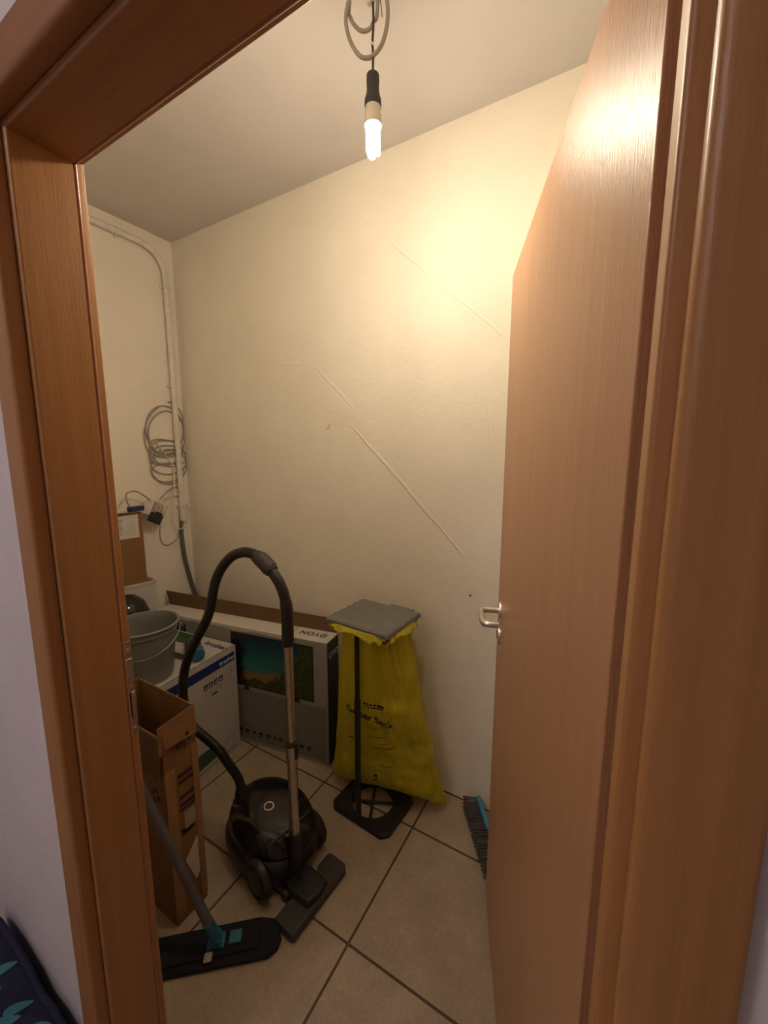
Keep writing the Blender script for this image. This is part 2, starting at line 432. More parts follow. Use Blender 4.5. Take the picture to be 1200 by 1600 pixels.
# strike plate on the lock side
sp = MB(); x0 = XL-.0145
sp.box((x0, .3815, .935), (x0+.0015, .3986, 1.135))
strike = sp.build('strike_plate', M['dull_steel'], trim, bevel=.0006); strike['label'] = 'dull metal strike plate'
MB().box((x0+.001, .384, 1.060), (x0+.0055, .3975, 1.100)).build('latch_block', M['dull_steel'], strike, bevel=.0012)
MB().box((x0+.0012, .3835, .975), (x0+.0022, .3885, 1.025)).build('bolt_slot', M['black_hole'], strike)
MB().box((x0+.001, .3885, .972), (x0+.0045, .3975, 1.028)).build('bolt_lip', M['dull_steel'], strike, bevel=.0012)
for z in (.95, 1.042, 1.118):
    MB().lathe([(.0028, 0), (.0028, .0006), (.0015, .001)], 12, (x0+.0015, .391, z), (1, 0, 0)).build('screw', M['steel'], strike)

# --- door leaf
leaf = thing('door_1', 'beech veneer door leaf standing open into the store room', 'door', (-.288, 1.196, 0), R(-69.3), kind='structure')
lm = MB().box((0, 0, .006), (.834, .0255, 1.984)).box((-.013, .0255, .006), (.847, .040, 1.996))
lm.build('leaf_panel', M['leaf'], leaf, bevel=.0012)
def rose(z):
    return MB().lathe([(.026, 0), (.026, .005), (.0245, .0075), (.012, .0082)], 40, (.062, 0, z), (0, -1, 0)).build('rose', M['steel'], leaf, smooth=True)
rose(1.05); kr = rose(.974)
MB().box((.0595, -.0088, .966), (.0645, -.0083, .988)).build('keyhole', M['black_hole'], kr)
hp = cr([(.062, -.006, 1.05), (.062, -.030, 1.05), (.063, -.046, 1.05), (.070, -.056, 1.05), (.095, -.058, 1.05), (.130, -.058, 1.05),
         (.146, -.058, 1.05), (.160, -.053, 1.05), (.166, -.040, 1.05), (.166, -.018, 1.05)], 6)
MB().tube(hp, .0085, 18).build('door_handle', M['steel'], leaf, smooth=True)

# small marks on the back wall
p = on_y(735, 930, YB)
tag(MB().lathe([(.0035, 0), (.0035, .006), (.001, .008)], 10, p, (0, -1, 0)).build('nail', M['print_maroon']),
    'small dark nail in the back wall beside the door handle', 'nail')
p, q = on_y(516, 663, YB-.001), on_y(511, 671, YB-.001)  # thin raised sliver standing in for a scratch in the plaster
tag(MB().tube([p, (p+q)/2+Vector((.001, 0, 0)), q], .0016, 6).build('wall_scratch', M['print_grey']),
    'thin grey slanting scratch mark in the middle of the back wall', 'wall mark')

# ================================================================== LAMP
LX, LY = -.633, 1.03
LK = .880   # cord length and place along the room, see the ceiling height
lamp = thing('pendant_lamp', 'bare energy saving bulb glowing on a short cord below the ceiling', 'lamp', (LX*LK, LY*LK, EYE.z*(1-LK)))
lamp.scale = (LK, LK, LK)
def L_(x, y): return on_y(x, y, LY) - Vector((LX, LY, 0))
MB().lathe([(.0125, 2.490), (.0165, 2.486), (.0170, 2.470), (.0160, 2.452), (.0180, 2.440), (.0215, 2.430), (.0225, 2.418), (.0215, 2.412)][::-1], 28).build('socket', M['grey_rubber'], lamp, smooth=True)
cord = cr([(0, 0, 2.488), (.0008, 0, 2.53), (-.001, 0, 2.56), (.002, 0, 2.60), (.001, 0, 2.645), (-.003, 0, 2.668), (.002, 0, 2.70), (0, 0, 2.840)], 6)
MB().tube(cord, .0032, 8).build('cord', M['grey_rubber'], lamp, smooth=True)
ties = MB()
ties.tube([(.003, -.003, 2.553), (0, -.0042, 2.557), (-.003, -.003, 2.556)], .0028, 6)
ties.build('cord_tie', M['plug_white'], lamp)
ties = MB().box((-.014, -.008, 2.648), (.004, .006, 2.672))
ties.build('terminal_block', M['plug_white'], lamp, bevel=.001)
c1 = cr([(-.02, .004, 2.838), (-.045, .004, 2.72), (-.072, 0, 2.69), (-.082, -.003, 2.650), (-.077, 0, 2.612), (-.060, 0, 2.575), (-.038, 0, 2.545), (-.012, 0, 2.531),
         (.010, 0, 2.533), (.030, 0, 2.548), (.042, 0, 2.578), (.044, .002, 2.612), (.038, .004, 2.650), (.022, .01, 2.70), (.010, .01, 2.838)], 7)
MB().tube(c1, .0052, 12).build('ceiling_cable', M['cable_grey'], lamp, smooth=True)
c2 = cr([(-.050, .012, 2.838), (-.078, .008, 2.69), (-.074, .008, 2.655), (-.058, .006, 2.628), (-.038, .006, 2.608), (-.015, .006, 2.601), (-.002, .006, 2.612), (.010, .008, 2.640), (.012, .010, 2.838)], 6)
MB().tube(c2, .0048, 12).build('ceiling_cable', M['cable_grey'], lamp, smooth=True)
MB().tube(cr([(.018, .0, 2.838), (.024, -.004, 2.66), (.028, -.004, 2.622), (.031, -.004, 2.60)], 5), .0012, 6).build('loose_wire', M['grey_rubber'], lamp, smooth=True)
bulb = MB().lathe([(.0200, 2.420), (.0205, 2.405), (.0225, 2.392), (.0235, 2.375), (.0225, 2.368), (.012, 2.366)][::-1], 28).build('bulb_base', M['plug_white'], lamp, smooth=True)
tb = MB()
for k in range(3):
    a = R(120*k+20); rr_ = .0125
    for s in (1,):
        c = Vector((math.cos(a)*rr_, math.sin(a)*rr_, 0)); tdir = Vector((-math.sin(a), math.cos(a), 0))*.0065
        pts = [c-tdir+Vector((0, 0, 2.369)), c-tdir+Vector((0, 0, 2.34)), c-tdir+Vector((0, 0, 2.309)), c-tdir*.75+Vector((0, 0, 2.303)), c+Vector((0, 0, 2.3005)),
               c+tdir*.75+Vector((0, 0, 2.303)), c+tdir+Vector((0, 0, 2.309)), c+tdir+Vector((0, 0, 2.34)), c+tdir+Vector((0, 0, 2.369))]
        tb.tube(pts, .0056, 10)
tb.build('glowing_tube', M['bulb'], bulb, smooth=True)

hl = thing('ceiling_light', 'flat round lamp on the hall ceiling behind the viewer', 'lamp', (-1.10, -1.05, ZC))
MB().lathe([(.17, -.002), (.17, -.05), (.165, -.06)][::-1], 40).build('diffuser', M['hall_lamp'], hl)

# ================================================================== PIPES AND CABLES ON THE LEFT WALL
XP = XW+.0245
pipe = thing('conduit_pipe', 'white painted conduit pipe running under the ceiling and down the left wall', 'pipe')
py = 1.462
route = [(XP, YI+.005, 2.606), (XP, 1.0, 2.604), (XP, 1.33, 2.602)] + [(XP, 1.33+.13*math.sin(R(t)), 2.602-.13*(1-math.cos(R(t)))) for t in range(15, 91, 15)] + [(XP, py, 2.2), (XP, py, 1.6), (XP, py, 1.10)]
MB().tube(route, .0155, 16).build('pipe', M['pipe'], pipe, smooth=True)
for (yy, zz, vert) in ((1.22, 2.603, 0), (.7, 2.605, 0), (py, 2.42, 1), (py, 1.885, 1), (py, 1.19, 1)):
    mb = MB()
    if vert: mb.lathe([(.0185, -.006), (.0185, .006)], 18, (XP, yy, zz)).box((XW, yy-.026, zz-.006), (XW+.014, yy+.026, zz+.006))
    else: mb.lathe([(.0185, -.006), (.0185, .006)], 18, (XP, yy, zz), (0, 1, 0)).box((XW, yy-.006, zz-.026), (XW+.014, yy+.006, zz+.026))
    mb.build('pipe_clip', M['pipe'], pipe, bevel=.0015)

XC = XW+.012
coil = thing('cable_coil', 'untidy coil of thin grey cable hanging behind the conduit on the left wall', 'cable')
turns = [(262, 668, 27, 40), (255, 672, 30, 38), (262, 676, 28, 34), (262, 700, 27, 12), (258, 702, 25, 14), (263, 716, 30, 20), (265, 724, 29, 22), (262, 742, 24, 18), (264, 728, 28, 24), (256, 668, 34, 36)]
pts = []; k = 0; n = 26
for i in range(len(turns)-1):
    for j in range(n):
        t = j/n; c = [turns[i][q]*(1-t)+turns[i+1][q]*t for q in range(4)]
        a = 2*math.pi*t - math.pi/2
        x = c[0]+c[2]*math.cos(a); y = c[1]+c[3]*math.sin(a)
        off = (.004+.0016*(i % 4))*min(1, max(0, (268-x)/8))
        q = on_x(x, y, XW+off+.004); q.y = min(q.y, YB-.006); pts.append(q)
MB().tube(cr(pts, 2), .0033, 8).build('cable_loops', M['cable_grey'], coil, smooth=True)
tail = [on_x(x, y, XW+.012) for x, y in ((243, 690), (252, 702), (262, 715), (270, 730))] + [on_x(x, y, XW+.040) for x, y in ((272, 750), (271, 780), (270, 805), (274, 822), (284, 826))] + [on_x(293, 812, XW+.03), on_x(295, 798, XW+.02), on_x(292, 786, XW+.012)]
for q in tail: q.y = min(q.y, YB-.006)
MB().tube(cr(tail, 8), .0033, 8).build('cable_tail', M['cable_white'], coil, smooth=True)

dk = [on_x(x, y, X) for x, y, X in ((282, 796, XW+.008), (283, 815, XW+.014), (285, 845, XW+.016), (290, 876, XW+.018), (298, 905, XW+.02), (308, 935, XW+.03), (316, 962, XW+.03))]
for q in dk: q.y = min(q.y, YB-.014)
tag(MB().tube(cr(dk, 8), lambda t: .006+.006*min(1, t*3), 12).build('cable_sleeve', M['cable_dark'], smooth=True),
    'dark grey flexible sleeve coming out of the conduit and curving down behind the flat carton', 'cable sleeve')

# socket block dangling on the wall
sc = on_x(243, 797, XW+.05)
sb = thing('socket_block', 'white multiple socket adapter dangling on the left wall above the cartons', 'socket adapter', sc)
rot = Matrix.Rotation(R(-28), 3, 'X') @ Matrix.Rotation(R(18), 3, 'Z')
def xf(o): 
    o.data.transform(rot.to_4x4()); return o
xf(MB().box((-.028, -.062, -.045), (.022, .030, .045)).build('housing', M['plug_white'], sb, bevel=.006, seg=3))
xf(MB().box((.0215, -.055, -.038), (.0235, .022, .036)).build('socket_face', M['socket_grey'], sb, bevel=.001))
xf(MB().lathe([(.019, 0), (.019, .003), (.016, .003), (.015, .0005)], 24, (.0225, -.015, .012), (1, 0, 0)).build('socket_ring', M['plug_white'], sb, smooth=True))
xf(MB().box((-.028, .030, -.02), (.020, .064, .050)).build('side_socket', M['plug_white'], sb, bevel=.006, seg=3))
bp = thing('power_plug', 'black plug pushed into the dangling white socket adapter', 'plug', sc)
xf(MB().box((.018, -.052, -.075), (.050, .020, -.022)).box((.024, -.020, -.024), (.046, .012, -.010)).build('plug_body', M['black'], bp, bevel=.004))
cabs = thing('adapter_cable', 'white cable running from the dangling socket adapter behind the conduit', 'cable')
MB().tube(cr([on_x(256, 780, XW+.05), on_x(262, 775, XW+.04), on_x(272, 773, XW+.03), on_x(283, 773, XW+.012)], 8), .0042, 8).build('cable', M['cable_white'], cabs, smooth=True)
MB().tube(cr([on_x(250, 780, XW+.045), on_x(258, 770, XW+.035), on_x(267, 764, XW+.02), on_x(277, 760, XW+.012)], 8), .0035, 8).build('cable', M['cable_grey'], cabs, smooth=True)
tag(MB().tube(cr([on_x(x, y, XW+.008) for x, y in ((251, 800), (250, 825), (251, 842), (257, 851), (266, 850), (277, 841), (281, 828))], 8), .0022, 6).build('thin_cable', M['cable_grey'], smooth=True),
    'thin pale wire hanging in a loop under the socket adapter', 'cable')

# ================================================================== CARTONS AT THE LEFT WALL
wb = thing('white_carton', 'tall plain white carton against the left wall under the brown parcel', 'box', (-2.045, 1.150, 0), R(170))
MB().box((0, 0, 0), (.185, .33, .845)).build('body', M['carton_white'], wb, bevel=.003)
MB().box((-.003, -.003, .835), (.188, .333, .851)).build('lid', M['carton_white'], wb, bevel=.002)
bb = thing('parcel_box', 'brown cardboard parcel with a white address label on the tall white carton', 'box', (-2.105, 1.140, .852), R(176))
MB().box((0, 0, 0), (.15, .30, .350)).build('body', M['cardboard'], bb, bevel=.002)
# local y runs towards the viewer side of the wall, local -x faces into the room
MB().box((-.001, .02, .225), (.0, .125, .345)).build('address_label', M['label_white'], bb)
lb = MB()
for i in range(8): lb.box((-.0016, .095, .245+i*.011), (-.001, .12, .245+i*.011+random.choice((.003, .005, .008))))
for i in range(9): lb.box((-.0016, .03+random.random()*.01, .238+i*.011), (-.001, .085-random.random()*.02, .2395+i*.011))
lb.build('label_print', M['print_grey'], bb)
fl = MB(); fl.add([(0, .0, .350), (0, .30, .350), (-.03, .30, .362), (-.02, .02, .358)], [(0, 1, 2, 3)])
fl.build('flap', M['cardboard'], bb, solid=.003)
bf = MB(); bf.add([(0, .0, .004), (0, .20, .004), (-.045, .16, .003), (-.06, .0, .005)], [(0, 1, 2, 3)])
bf.build('flap', M['cardboard'], bb, solid=.003)
bl = on_x(212, 794, -2.16)
ad = thing('power_adapter', 'navy blue power adapter lying on top of the brown parcel', 'adapter', (bl.x, bl.y, 1.2045), R(8))
MB().box((-.02, -.036, 0), (.02, .036, .026)).build('case', M['blue'], ad, bevel=.004)
MB().tube(cr([(-.0, -.03, .024), (.0, -.045, .06), (-.02, -.025, .095), (-.03, .03, .10), (-.035, .075, .075), (-.035, .11, .045)], 8), .004, 8).build('lead', M['cable_grey'], ad, smooth=True)
ad2 = thing('wall_plug', 'small white plug lying beside the navy adapter on the brown parcel', 'plug', (bl.x+.005, bl.y-.075, 1.2035))
MB().box((-.018, -.03, 0), (.018, .022, .02)).lathe([(.012, 0), (.012, .03)], 14, (0, -.03, .012), (0, -1, 0)).build('plug_body', M['plug_white'], ad2, bevel=.003)

# ================================================================== FLAT TELEVISION CARTON
tv = thing('television_carton', 'large flat grey television carton with a bay picture standing against the back wall', 'box', (-1.107, 1.378, 0), R(9.5))
TW, TD, TH = 1.09, .118, .632
MB().box((-TW, 0, 0), (0, TD, TH)).build('body', M['carton_silver'], tv, bevel=.002)
MB().box((-TW+.01, -.0008, .02), (-.012, 0, .300)).build('lower_panel', M['carton_silver_dark'], tv)
MB().box((-TW, -.0006, .0), (-.0, .0, .03)).build('bottom_strip', M['carton_silver'], tv)
scr = MB().box((0, -.0007, 0), (.469, 0, .273)).build('picture', M['screen'], tv, loc=(-.549, -.001, .325))
fr = MB()
for a, b in (((-.556, -.001, .319), (-.074, 0, .325)), ((-.556, -.001, .598), (-.074, 0, .604)), ((-.556, -.001, .325), (-.549, 0, .598)), ((-.080, -.001, .325), (-.074, 0, .598))):
    fr.box(a, b)
for x in (-.17, -.47): fr.add([(x-.02, -.0012, .300), (x+.02, -.0012, .300), (x+.008, -.0012, .320), (x-.008, -.0012, .320)], [(0, 1, 2, 3)])
fr.build('picture_bezel', M['print_black'], tv)
sd = MB().box((0, .004, .004), (.0012, TD-.004, TH-.004)).build('side_panel', M['print_black'], tv)
text('lettering', 'DYON', .040, (.0014, .020, .545), (0, 1, 0), (0, 0, 1), M['print_white'], sd, space=1.05)
# top face: white paper, the brand reads from the wall side
tp = MB().box((-.215, .001, TH), (-.001, TD-.001, TH+.0008)).build('top_label', M['paper_white'], tv)
text('lettering', 'DYON', .047, (-.036, .082, TH+.001), (-1, 0, 0), (0, -1, 0), M['print_black'], tp, space=1.1, offset=.0012)
text('lettering', 'DYON', .058, (-1.035, -.0030, .553), (1, 0, 0), (0, 0, 1), M['print_black'], tv, space=1.1, offset=.0015)
# torn paper along the front top edge
tn = MB(); nx = 60; top = []; low = []; bk = []
for i in range(nx+1):
    x = -TW+.0 + (TW-.22)*i/nx
    d = .012+.030*abs(noise.noise(Vector((x*5, 0, 3)))) + .006*noise.noise(Vector((x*60, 1, 0)))
    bk.append((x, TD*.92, TH+.0015)); top.append((x, -.0016, TH+.0015)); low.append((x, -.0020, TH-max(.004, d)))
tn.add(bk+top+low, [(i, i+1, nx+2+i, nx+1+i) for i in range(nx)]+[(nx+1+i, nx+2+i, 2*nx+3+i, 2*nx+2+i) for i in range(nx)])
tn.build('torn_paper', M['paper_white'], tv, solid=.0006)
# opened rear flap
fp = MB().add([(-TW-.005, TD-.002, TH), (0, TD-.002, TH), (.004, TD+.010, TH+.068), (-TW-.045, TD+.012, TH+.072)], [(0, 1, 2, 3)])
fp.build('rear_flap', M['cardboard_dark'], tv, solid=.004)
ic = MB(); x = -.530
for i in range(14):
    wd = random.choice((.018, .026, .034)); 
    if x+wd > -.06: break
    ic.box((x, -.0016, .060+random.random()*.003), (x+wd*.75, -.0009, .074)); ic.box((x, -.0016, .050), (x+wd*.55, -.0009, .0545))
    x += wd+.012
ic.build('icon_row', M['print_black'], tv)
gl = MB()
for i in range(10): gl.box((-.50, -.0012, .12+i*.015), (-.25-.04*random.random(), -.0009, .1225+i*.015))
gl.build('small_print', M['print_grey'], tv)

# ================================================================== PRINTER CARTON
pr = thing('printer_carton', 'white printer carton with blue band and green corners standing before the flat carton', 'box', (-1.600, 1.268, 0), R(-83.9))
PW, PD, PH = .50, .42, .553
MB().box((0, -PD, 0), (PW, 0, PH)).build('body', M['carton_white'], pr, bevel=.003)
MB().add([(.014, .0008, .480), (PW-.002, .0008, .480), (PW-.002, .0008, .528), (.014, .0008, .524)], [(0, 1, 2, 3), (3, 2, 1, 0)]).build('blue_band', M['print_blue'], pr, solid=.0004)
text('lettering', 'brother', .030, (.108, .0012, .490), (-1, 0, 0), (0, 0, 1), M['print_white'], pr, offset=.0006)
text('lettering', 'brother', .046, (.062, -.150, PH+.0006), (.05, 1, 0), (-1, .05, 0), M['print_blue'], pr, offset=.0012)
sq = MB()
for i in range(4):
    s = .205-i*.030; sq.box((s-.022, .0, .412), (s, .0008, .440))
sq.build('handling_symbols', M['print_black'], pr)
gl = MB()
for i, s in enumerate((.205, .175, .145, .115)):
    gl.box((s-.004, 0, .418), (s-.018, .0012, .424)); gl.box((s-.009, 0, .426), (s-.013, .0012, .436))
gl.build('symbol_glyph', M['print_white'], pr)
sm = MB()
for s in (.196, .166, .138): sm.lathe([(.008, 0), (.008, .0008), (.006, .0008), (.006, 0)], 6, (s, 0, .392), (0, 1, 0), False)
sm.box((.125, 0, .392), (.105, .0008, .394))
for i in range(3): sm.box((.195-.0*i, 0, .376-.004*i), (.165, .0008, .377-.004*i))
for a, b in (((.018, 0, .392), (.068, .0008, .3932)), ((.018, 0, .455), (.068, .0008, .4562)), ((.018, 0, .392), (.0192, .0008, .455)), ((.0668, 0, .392), (.068, .0008, .455))): sm.box(a, b)
for a, b in (((.028, 0, .10), (.098, .0008, .101)), ((.028, 0, .075), (.098, .0008, .076)), ((.028, 0, .075), (.029, .0008, .101)), ((.097, 0, .075), (.098, .0008, .101))): sm.box(a, b)
for i in range(3): sm.box((.036, 0, .082+i*.006), (.09, .0008, .0835+i*.006))
sm.box((.03, 0, .405), (.055, .0008, .408)).box((.03, 0, .422), (.052, .0008, .43)).box((.035, 0, .435), (.052, .0008, .444))
sm.build('fine_print', M['print_grey'], pr)
text('lettering', 'CE', .020, (.124, .0006, .384), (-1, 0, 0), (0, 0, 1), M['print_grey'], pr)
MB().box((.130, 0, .368), (.158, .0008, .376)).build('type_label', M['print_black'], pr)
g = MB().add([(.10, .0009, .045), (PW-.01, .0009, .040), (PW-.01, .0009, .13), (.21, .0009, .118), (.17, .0009, .112), (.13, .0009, .085)], [(0, 1, 2, 3, 4, 5), (5, 4, 3, 2, 1, 0)])
g.build('green_corner', M['print_green'], pr)
ln = MB().box((.03, 0, .022), (PW-.01, .0008, .025)).build('base_line', M['print_maroon'], pr)
g = MB().box((.012, -PD+.01, PH), (.10, -.245, PH+.0006)); g.build('green_corner', M['print_green'], pr)
MB().box((.180, -.26, PH), (.222, -.115, PH+.0006)).build('dark_band', M['print_maroon'], pr)
MB().box((.0, -.004, PH), (PW, -.0005, PH+.0012)).build('tape_edge', M['cardboard_dark'], pr)

# hand brush lying on it
hb = thing('hand_brush', 'round grey bristle brush with a teal head lying on the printer carton', 'brush', (-1.600, 1.065, PH+.034), R(158))
prof = [(.003, .0), (.020, .0), (.026, .004), (.026, .012), (.020, .018), (.012, .02)]
MB().lathe([(.020, -.004), (.027, .0), (.030, .008), (.028, .018), (.020, .024)], 28, (0, 0, 0), (1, 0, .02)).build('head', M['teal'], hb, smooth=True)
brs = MB()
brs.lathe([(.018, .018), (.026, .03), (.031, .06), (.033, .10), (.031, .14), (.024, .165), (.010, .175)], 26, (0, 0, 0), (1, 0, 0))
for i in range(260):
    a = random.random()*2*math.pi; x0 = random.uniform(.03, .15); d = Vector((.25, math.cos(a), math.sin(a))).normalized()
    p0 = Vector((x0, math.cos(a)*.026, math.sin(a)*.026)); 
    if (p0+d*.012).z < -.031: continue
    brs.tube([p0, p0+d*.012], .0009, 3, cap=False)
brs.build('bristles', M['bristle'], hb, smooth=True)

# bucket
bk_ = thing('bucket', 'grey plastic bucket with a wire handle standing on the printer carton', 'bucket', (-1.690, .880, PH+.001))
RB, RTp, HB = .100, .130, .238
outer = [(RB-.01, 0), (RB, .003), (RB+.004, .02), (RB+.55*(RTp-RB), .14), (RTp-.004, HB-.030), (RTp+.001, HB-.028), (RTp+.002, HB-.006), (RTp+.009, HB-.005), (RTp+.011, HB), (RTp+.007, HB+.004),
         (RTp, HB+.003), (RTp-.004, HB-.004), (RTp-.007, HB-.03), (RB-.004, .012), (.001, .010)]
MB().lathe(outer, 64).build('bucket_body', M['bucket'], bk_, smooth=True)
ua = R(52); u = Vector((math.cos(ua), math.sin(ua), 0)); vv = Vector((math.sin(ua), -math.cos(ua), 0)); tl = R(50)
rh = RTp+.013
hpts = [Vector((0, 0, HB-.016)) + u*(rh*math.cos(t)) + (vv*.139-Vector((0, 0, 1))*.085)*math.sin(t) for t in [math.pi*i/36 for i in range(37)]]
MB().tube(hpts, .0021, 8).build('wire_handle', M['wire'], bk_, smooth=True)
for s in (1, -1):
    MB().lathe([(.008, 0), (.008, .012), (.004, .014)], 14, Vector((0, 0, HB-.016))+u*s*(RTp-.002), u*s).build('handle_lug', M['bucket'], bk_)

# black rounded thing behind bucket
bd = thing('black_case', 'glossy black rounded plastic case behind the grey bucket before the white carton', 'case', (-1.935, .935, PH+.001))
MB().lathe([(.085, 0), (.098, .01), (.102, .14), (.098, .21), (.080, .262), (.05, .288), (.005, .298)], 36).build('case_shell', M['black_gloss'], bd, smooth=True)
MB().lathe([(.101, .186), (.1025, .194), (.100, .202)], 36, closed_ends=False).build('case_band', M['dark_grey'], bd, smooth=True)

# ================================================================== TALL OPEN CARDBOARD BOX
cb = thing('open_carton', 'tall narrow open brown carton with folded flaps beside the door frame', 'box')
x0, x1, y0, y1, zc = -1.42, -1.112, .602, .710, .715
T = .004
sh = MB()
sh.box((x0, y0, 0), (x1, y1, T)); sh.box((x0, y0, T), (x0+T, y1, zc)); sh.box((x1-T, y0, T), (x1, y1, zc-.02))
sh.box((x0+T, y0, T), (x1-T, y0+T, zc-.055)); sh.box((x0+T, y1-T, T), (x1-T, y1, zc))
sh.build('carton_body', M['cardboard'], cb, bevel=.0008)
# side flap folded down outside the right face and its lifted corner
MB().add([(x1-.001, y0-.002, zc-.018), (x1-.001, y1, zc-.010), (x1+.008, y1+.001, zc-.09), (x1+.008, y0+.002, zc-.085)], [(0, 1, 2, 3)]).build('flap', M['cardboard'], cb, solid=.003)
MB().add([(x1-.0, y0-.012, zc-.012), (x1, y1, zc+.0), (x1+.002, y1, zc-.022), (x1+.002, y0-.012, zc-.105)], [(0, 1, 2, 3)]).build('flap', M['cardboard'], cb, solid=.003)
MB().add([(x0+.02, y0-.001, zc-.055), (x1-.004, y0-.001, zc-.060), (x1-.006, y0-.013, zc-.185), (x0+.02, y0-.013, zc-.18)], [(0, 1, 2, 3)]).build('flap', M['cardboard_dark'], cb, solid=.003)
# folded edge strips and prints on the right face
st = MB()
st.box((x1, y1-.020, .02), (x1+.003, y1+.002, zc-.13)).box((x1, y0-.002, .03), (x1+.003, y0+.030, zc-.17))
st.build('edge_strip', M['cardboard_pale'], cb, bevel=.0008)
pt = MB()
def blob(mb, x, y, z, r, n=9, sq_=1.):
    ps = [(x, y+math.cos(2*math.pi*i/n)*r*(.8+.3*random.random()), z+math.sin(2*math.pi*i/n)*r*sq_*(.8+.3*random.random())) for i in range(n)]
    mb.add(ps, [tuple(range(n))])
xx = x1+.0088
for y, z, r in ((.640, .622, .010), (.655, .628, .008), (.647, .610, .009), (.664, .612, .007), (.676, .640, .007), (.668, .600, .006), (.682, .62, .005)): blob(pt, xx, y, z, r)
pt.build('printed_mark', M['print_maroon'], cb)
pt = MB()
for y, z, r in ((.60, .48, .012), (.59, .46, .010)): pass
for x, z, r in ((-1.165, .47, .011), (-1.155, .445, .010), (-1.185, .455, .009), (-1.18, .43, .010)):
    n = 9; ps = [(x+math.cos(2*math.pi*i/n)*r, y0-.0006, z+math.sin(2*math.pi*i/n)*r*(.8+.3*random.random())) for i in range(n)]; pt.add(ps, [tuple(range(n))])
pt.build('printed_mark', M['print_black'], cb)
pt = MB(); xx = x1+.0006
for (za, zb) in ((.500, .515), (.478, .492), (.425, .438), (.400, .412), (.385, .395)):
    pt.add([(xx, .640, za), (xx, .694, za), (xx, .694, zb), (xx, .640, zb)], [(0, 1, 2, 3)])
pt.build('printed_text', M['print_maroon'], cb)
MB().box((x1, .640, .300), (x1+.0006, .682, .322)).build('dark_sticker', M['print_black'], cb)
MB().box((x1, .652, .315), (x1+.0008, .690, .375)).build('clear_tape', M['tape'], cb)
lbm = MB().add([(x1+.0008, .645, .205), (x1+.0008, .690, .262), (x1+.0008, .695, .130), (x1+.0008, .676, .105)], [(0, 1, 2, 3)]).build('white_label', M['label_white'], cb, solid=.0004)

# ================================================================== VACUUM CLEANER
vc = thing('vacuum_cleaner', 'black canister vacuum cleaner with upright chrome tube in the middle of the floor', 'vacuum cleaner', (-1.045, .948, 0), R(170))
def shell(fx, fy, fz, nu=64, nv=32, zmin=0):
    mb = MB(); vs = []; fs = []
    for j in range(nv+1):
        ph = -math.pi/2+math.pi*j/nv
        for i in range(nu):
            th = 2*math.pi*i/nu; vs.append((fx(th, ph), fy(th, ph), fz(th, ph)))
    for j in range(nv):
        for i in range(nu): fs.append((j*nu+i, j*nu+(i+1) % nu, (j+1)*nu+(i+1) % nu, (j+1)*nu+i))
    return mb.add(vs, fs)
def sp_(v, p): return math.copysign(abs(v)**p, v)
HL, HW = .184, .152
def width_at(c): return 1.0 - .16*max(0, c)**2
lower = shell(lambda t, p: HL*sp_(math.cos(t), .75)*sp_(math.cos(p), .35),
              lambda t, p: HW*width_at(math.cos(t))*sp_(math.sin(t), .75)*sp_(math.cos(p), .35),
              lambda t, p: .078+.056*sp_(math.sin(p), .6))
lower.build('lower_housing', M['black'], vc, smooth=True, auto=False)
upper = shell(lambda t, p: .004+(HL-.004)*sp_(math.cos(t), .85)*sp_(math.cos(p), .55),
              lambda t, p: (HW-.012)*width_at(math.cos(t))*sp_(math.sin(t), .85)*sp_(math.cos(p), .55),
              lambda t, p: .118+(.087-.026*min(0, math.cos(t))*-1*math.cos(p))*sp_(max(math.sin(p), -.3), .8))
upper.build('upper_shell', M['black_gloss'], vc, smooth=True, auto=False)
# dark grey rear panel and grooves
MB().lathe([(.085, 0), (.083, .006), (.070, .012), (.03, .015)], 40, (-.045, .0, .188), (-.18, 0, 1), sy=1.0).build('control_panel', M['panel'], vc, smooth=True)
ring = thing_ring = MB().lathe([(.0145, 0), (.0185, 0), (.0185, .0045), (.0145, .0045), (.0145, 0)], 36, (-.020, .022, .2050), (-.10, 0, 1), False).build('power_button', M['steel'], vc, smooth=True)
MB().lathe([(.0140, 0), (.0135, .003), (.002, .0035)], 28, (-.020, .022, .2050), (-.10, 0, 1)).build('button_face', M['print_maroon'], ring, smooth=True)
MB().tube(cr([(.045, .048, .195), (.030, .022, .2055), (.028, -.005, .2065)], 6), .0012, 6).build('chrome_line', M['steel'], vc, smooth=True)
MB().tube(cr([(-.115, .092, .165), (-.128, .055, .178), (-.132, .0, .184), (-.128, -.055, .178), (-.115, -.092, .165)], 6), .004, 8).build('carry_handle', M['dark_grey'], vc, smooth=True)
# hose port
pd = Vector((.22, .06, .97)).normalized(); pc = Vector((.102, .052, .174))
MB().lathe([(.040, -.02), (.040, .010), (.036, .016)], 36, pc, pd).build('port_collar', M['black'], vc, smooth=True)
MB().lathe([(.0395, .009), (.0412, .012), (.0395, .016)], 36, pc, pd, False).build('port_ring', M['steel'], vc, smooth=True)
def wheel(x, y, s, r=.068):
    o = MB().lathe([(r*.55, -.002), (r*.90, 0), (r, .008), (r, .022), (r*.93, .030), (r*.80, .033), (r*.74, .027), (r*.2, .030)], 40, (x, y, r), (0, s, 0)).build('wheel', M['black'], vc, smooth=True)
    MB().lathe([(r*.62, .027), (r*.58, .034), (r*.1, .037)], 32, (x, y, r), (0, s, 0)).build('hub_cap', M['dark_grey'], o, smooth=True)
wheel(-.112, .116, 1); wheel(-.105, -.098, -1)
MB().lathe([(.022, -.010), (.024, 0), (.022, .010)], 24, (.12, 0, .024), (0, 1, 0)).build('castor', M['dark_grey'], vc, smooth=True)
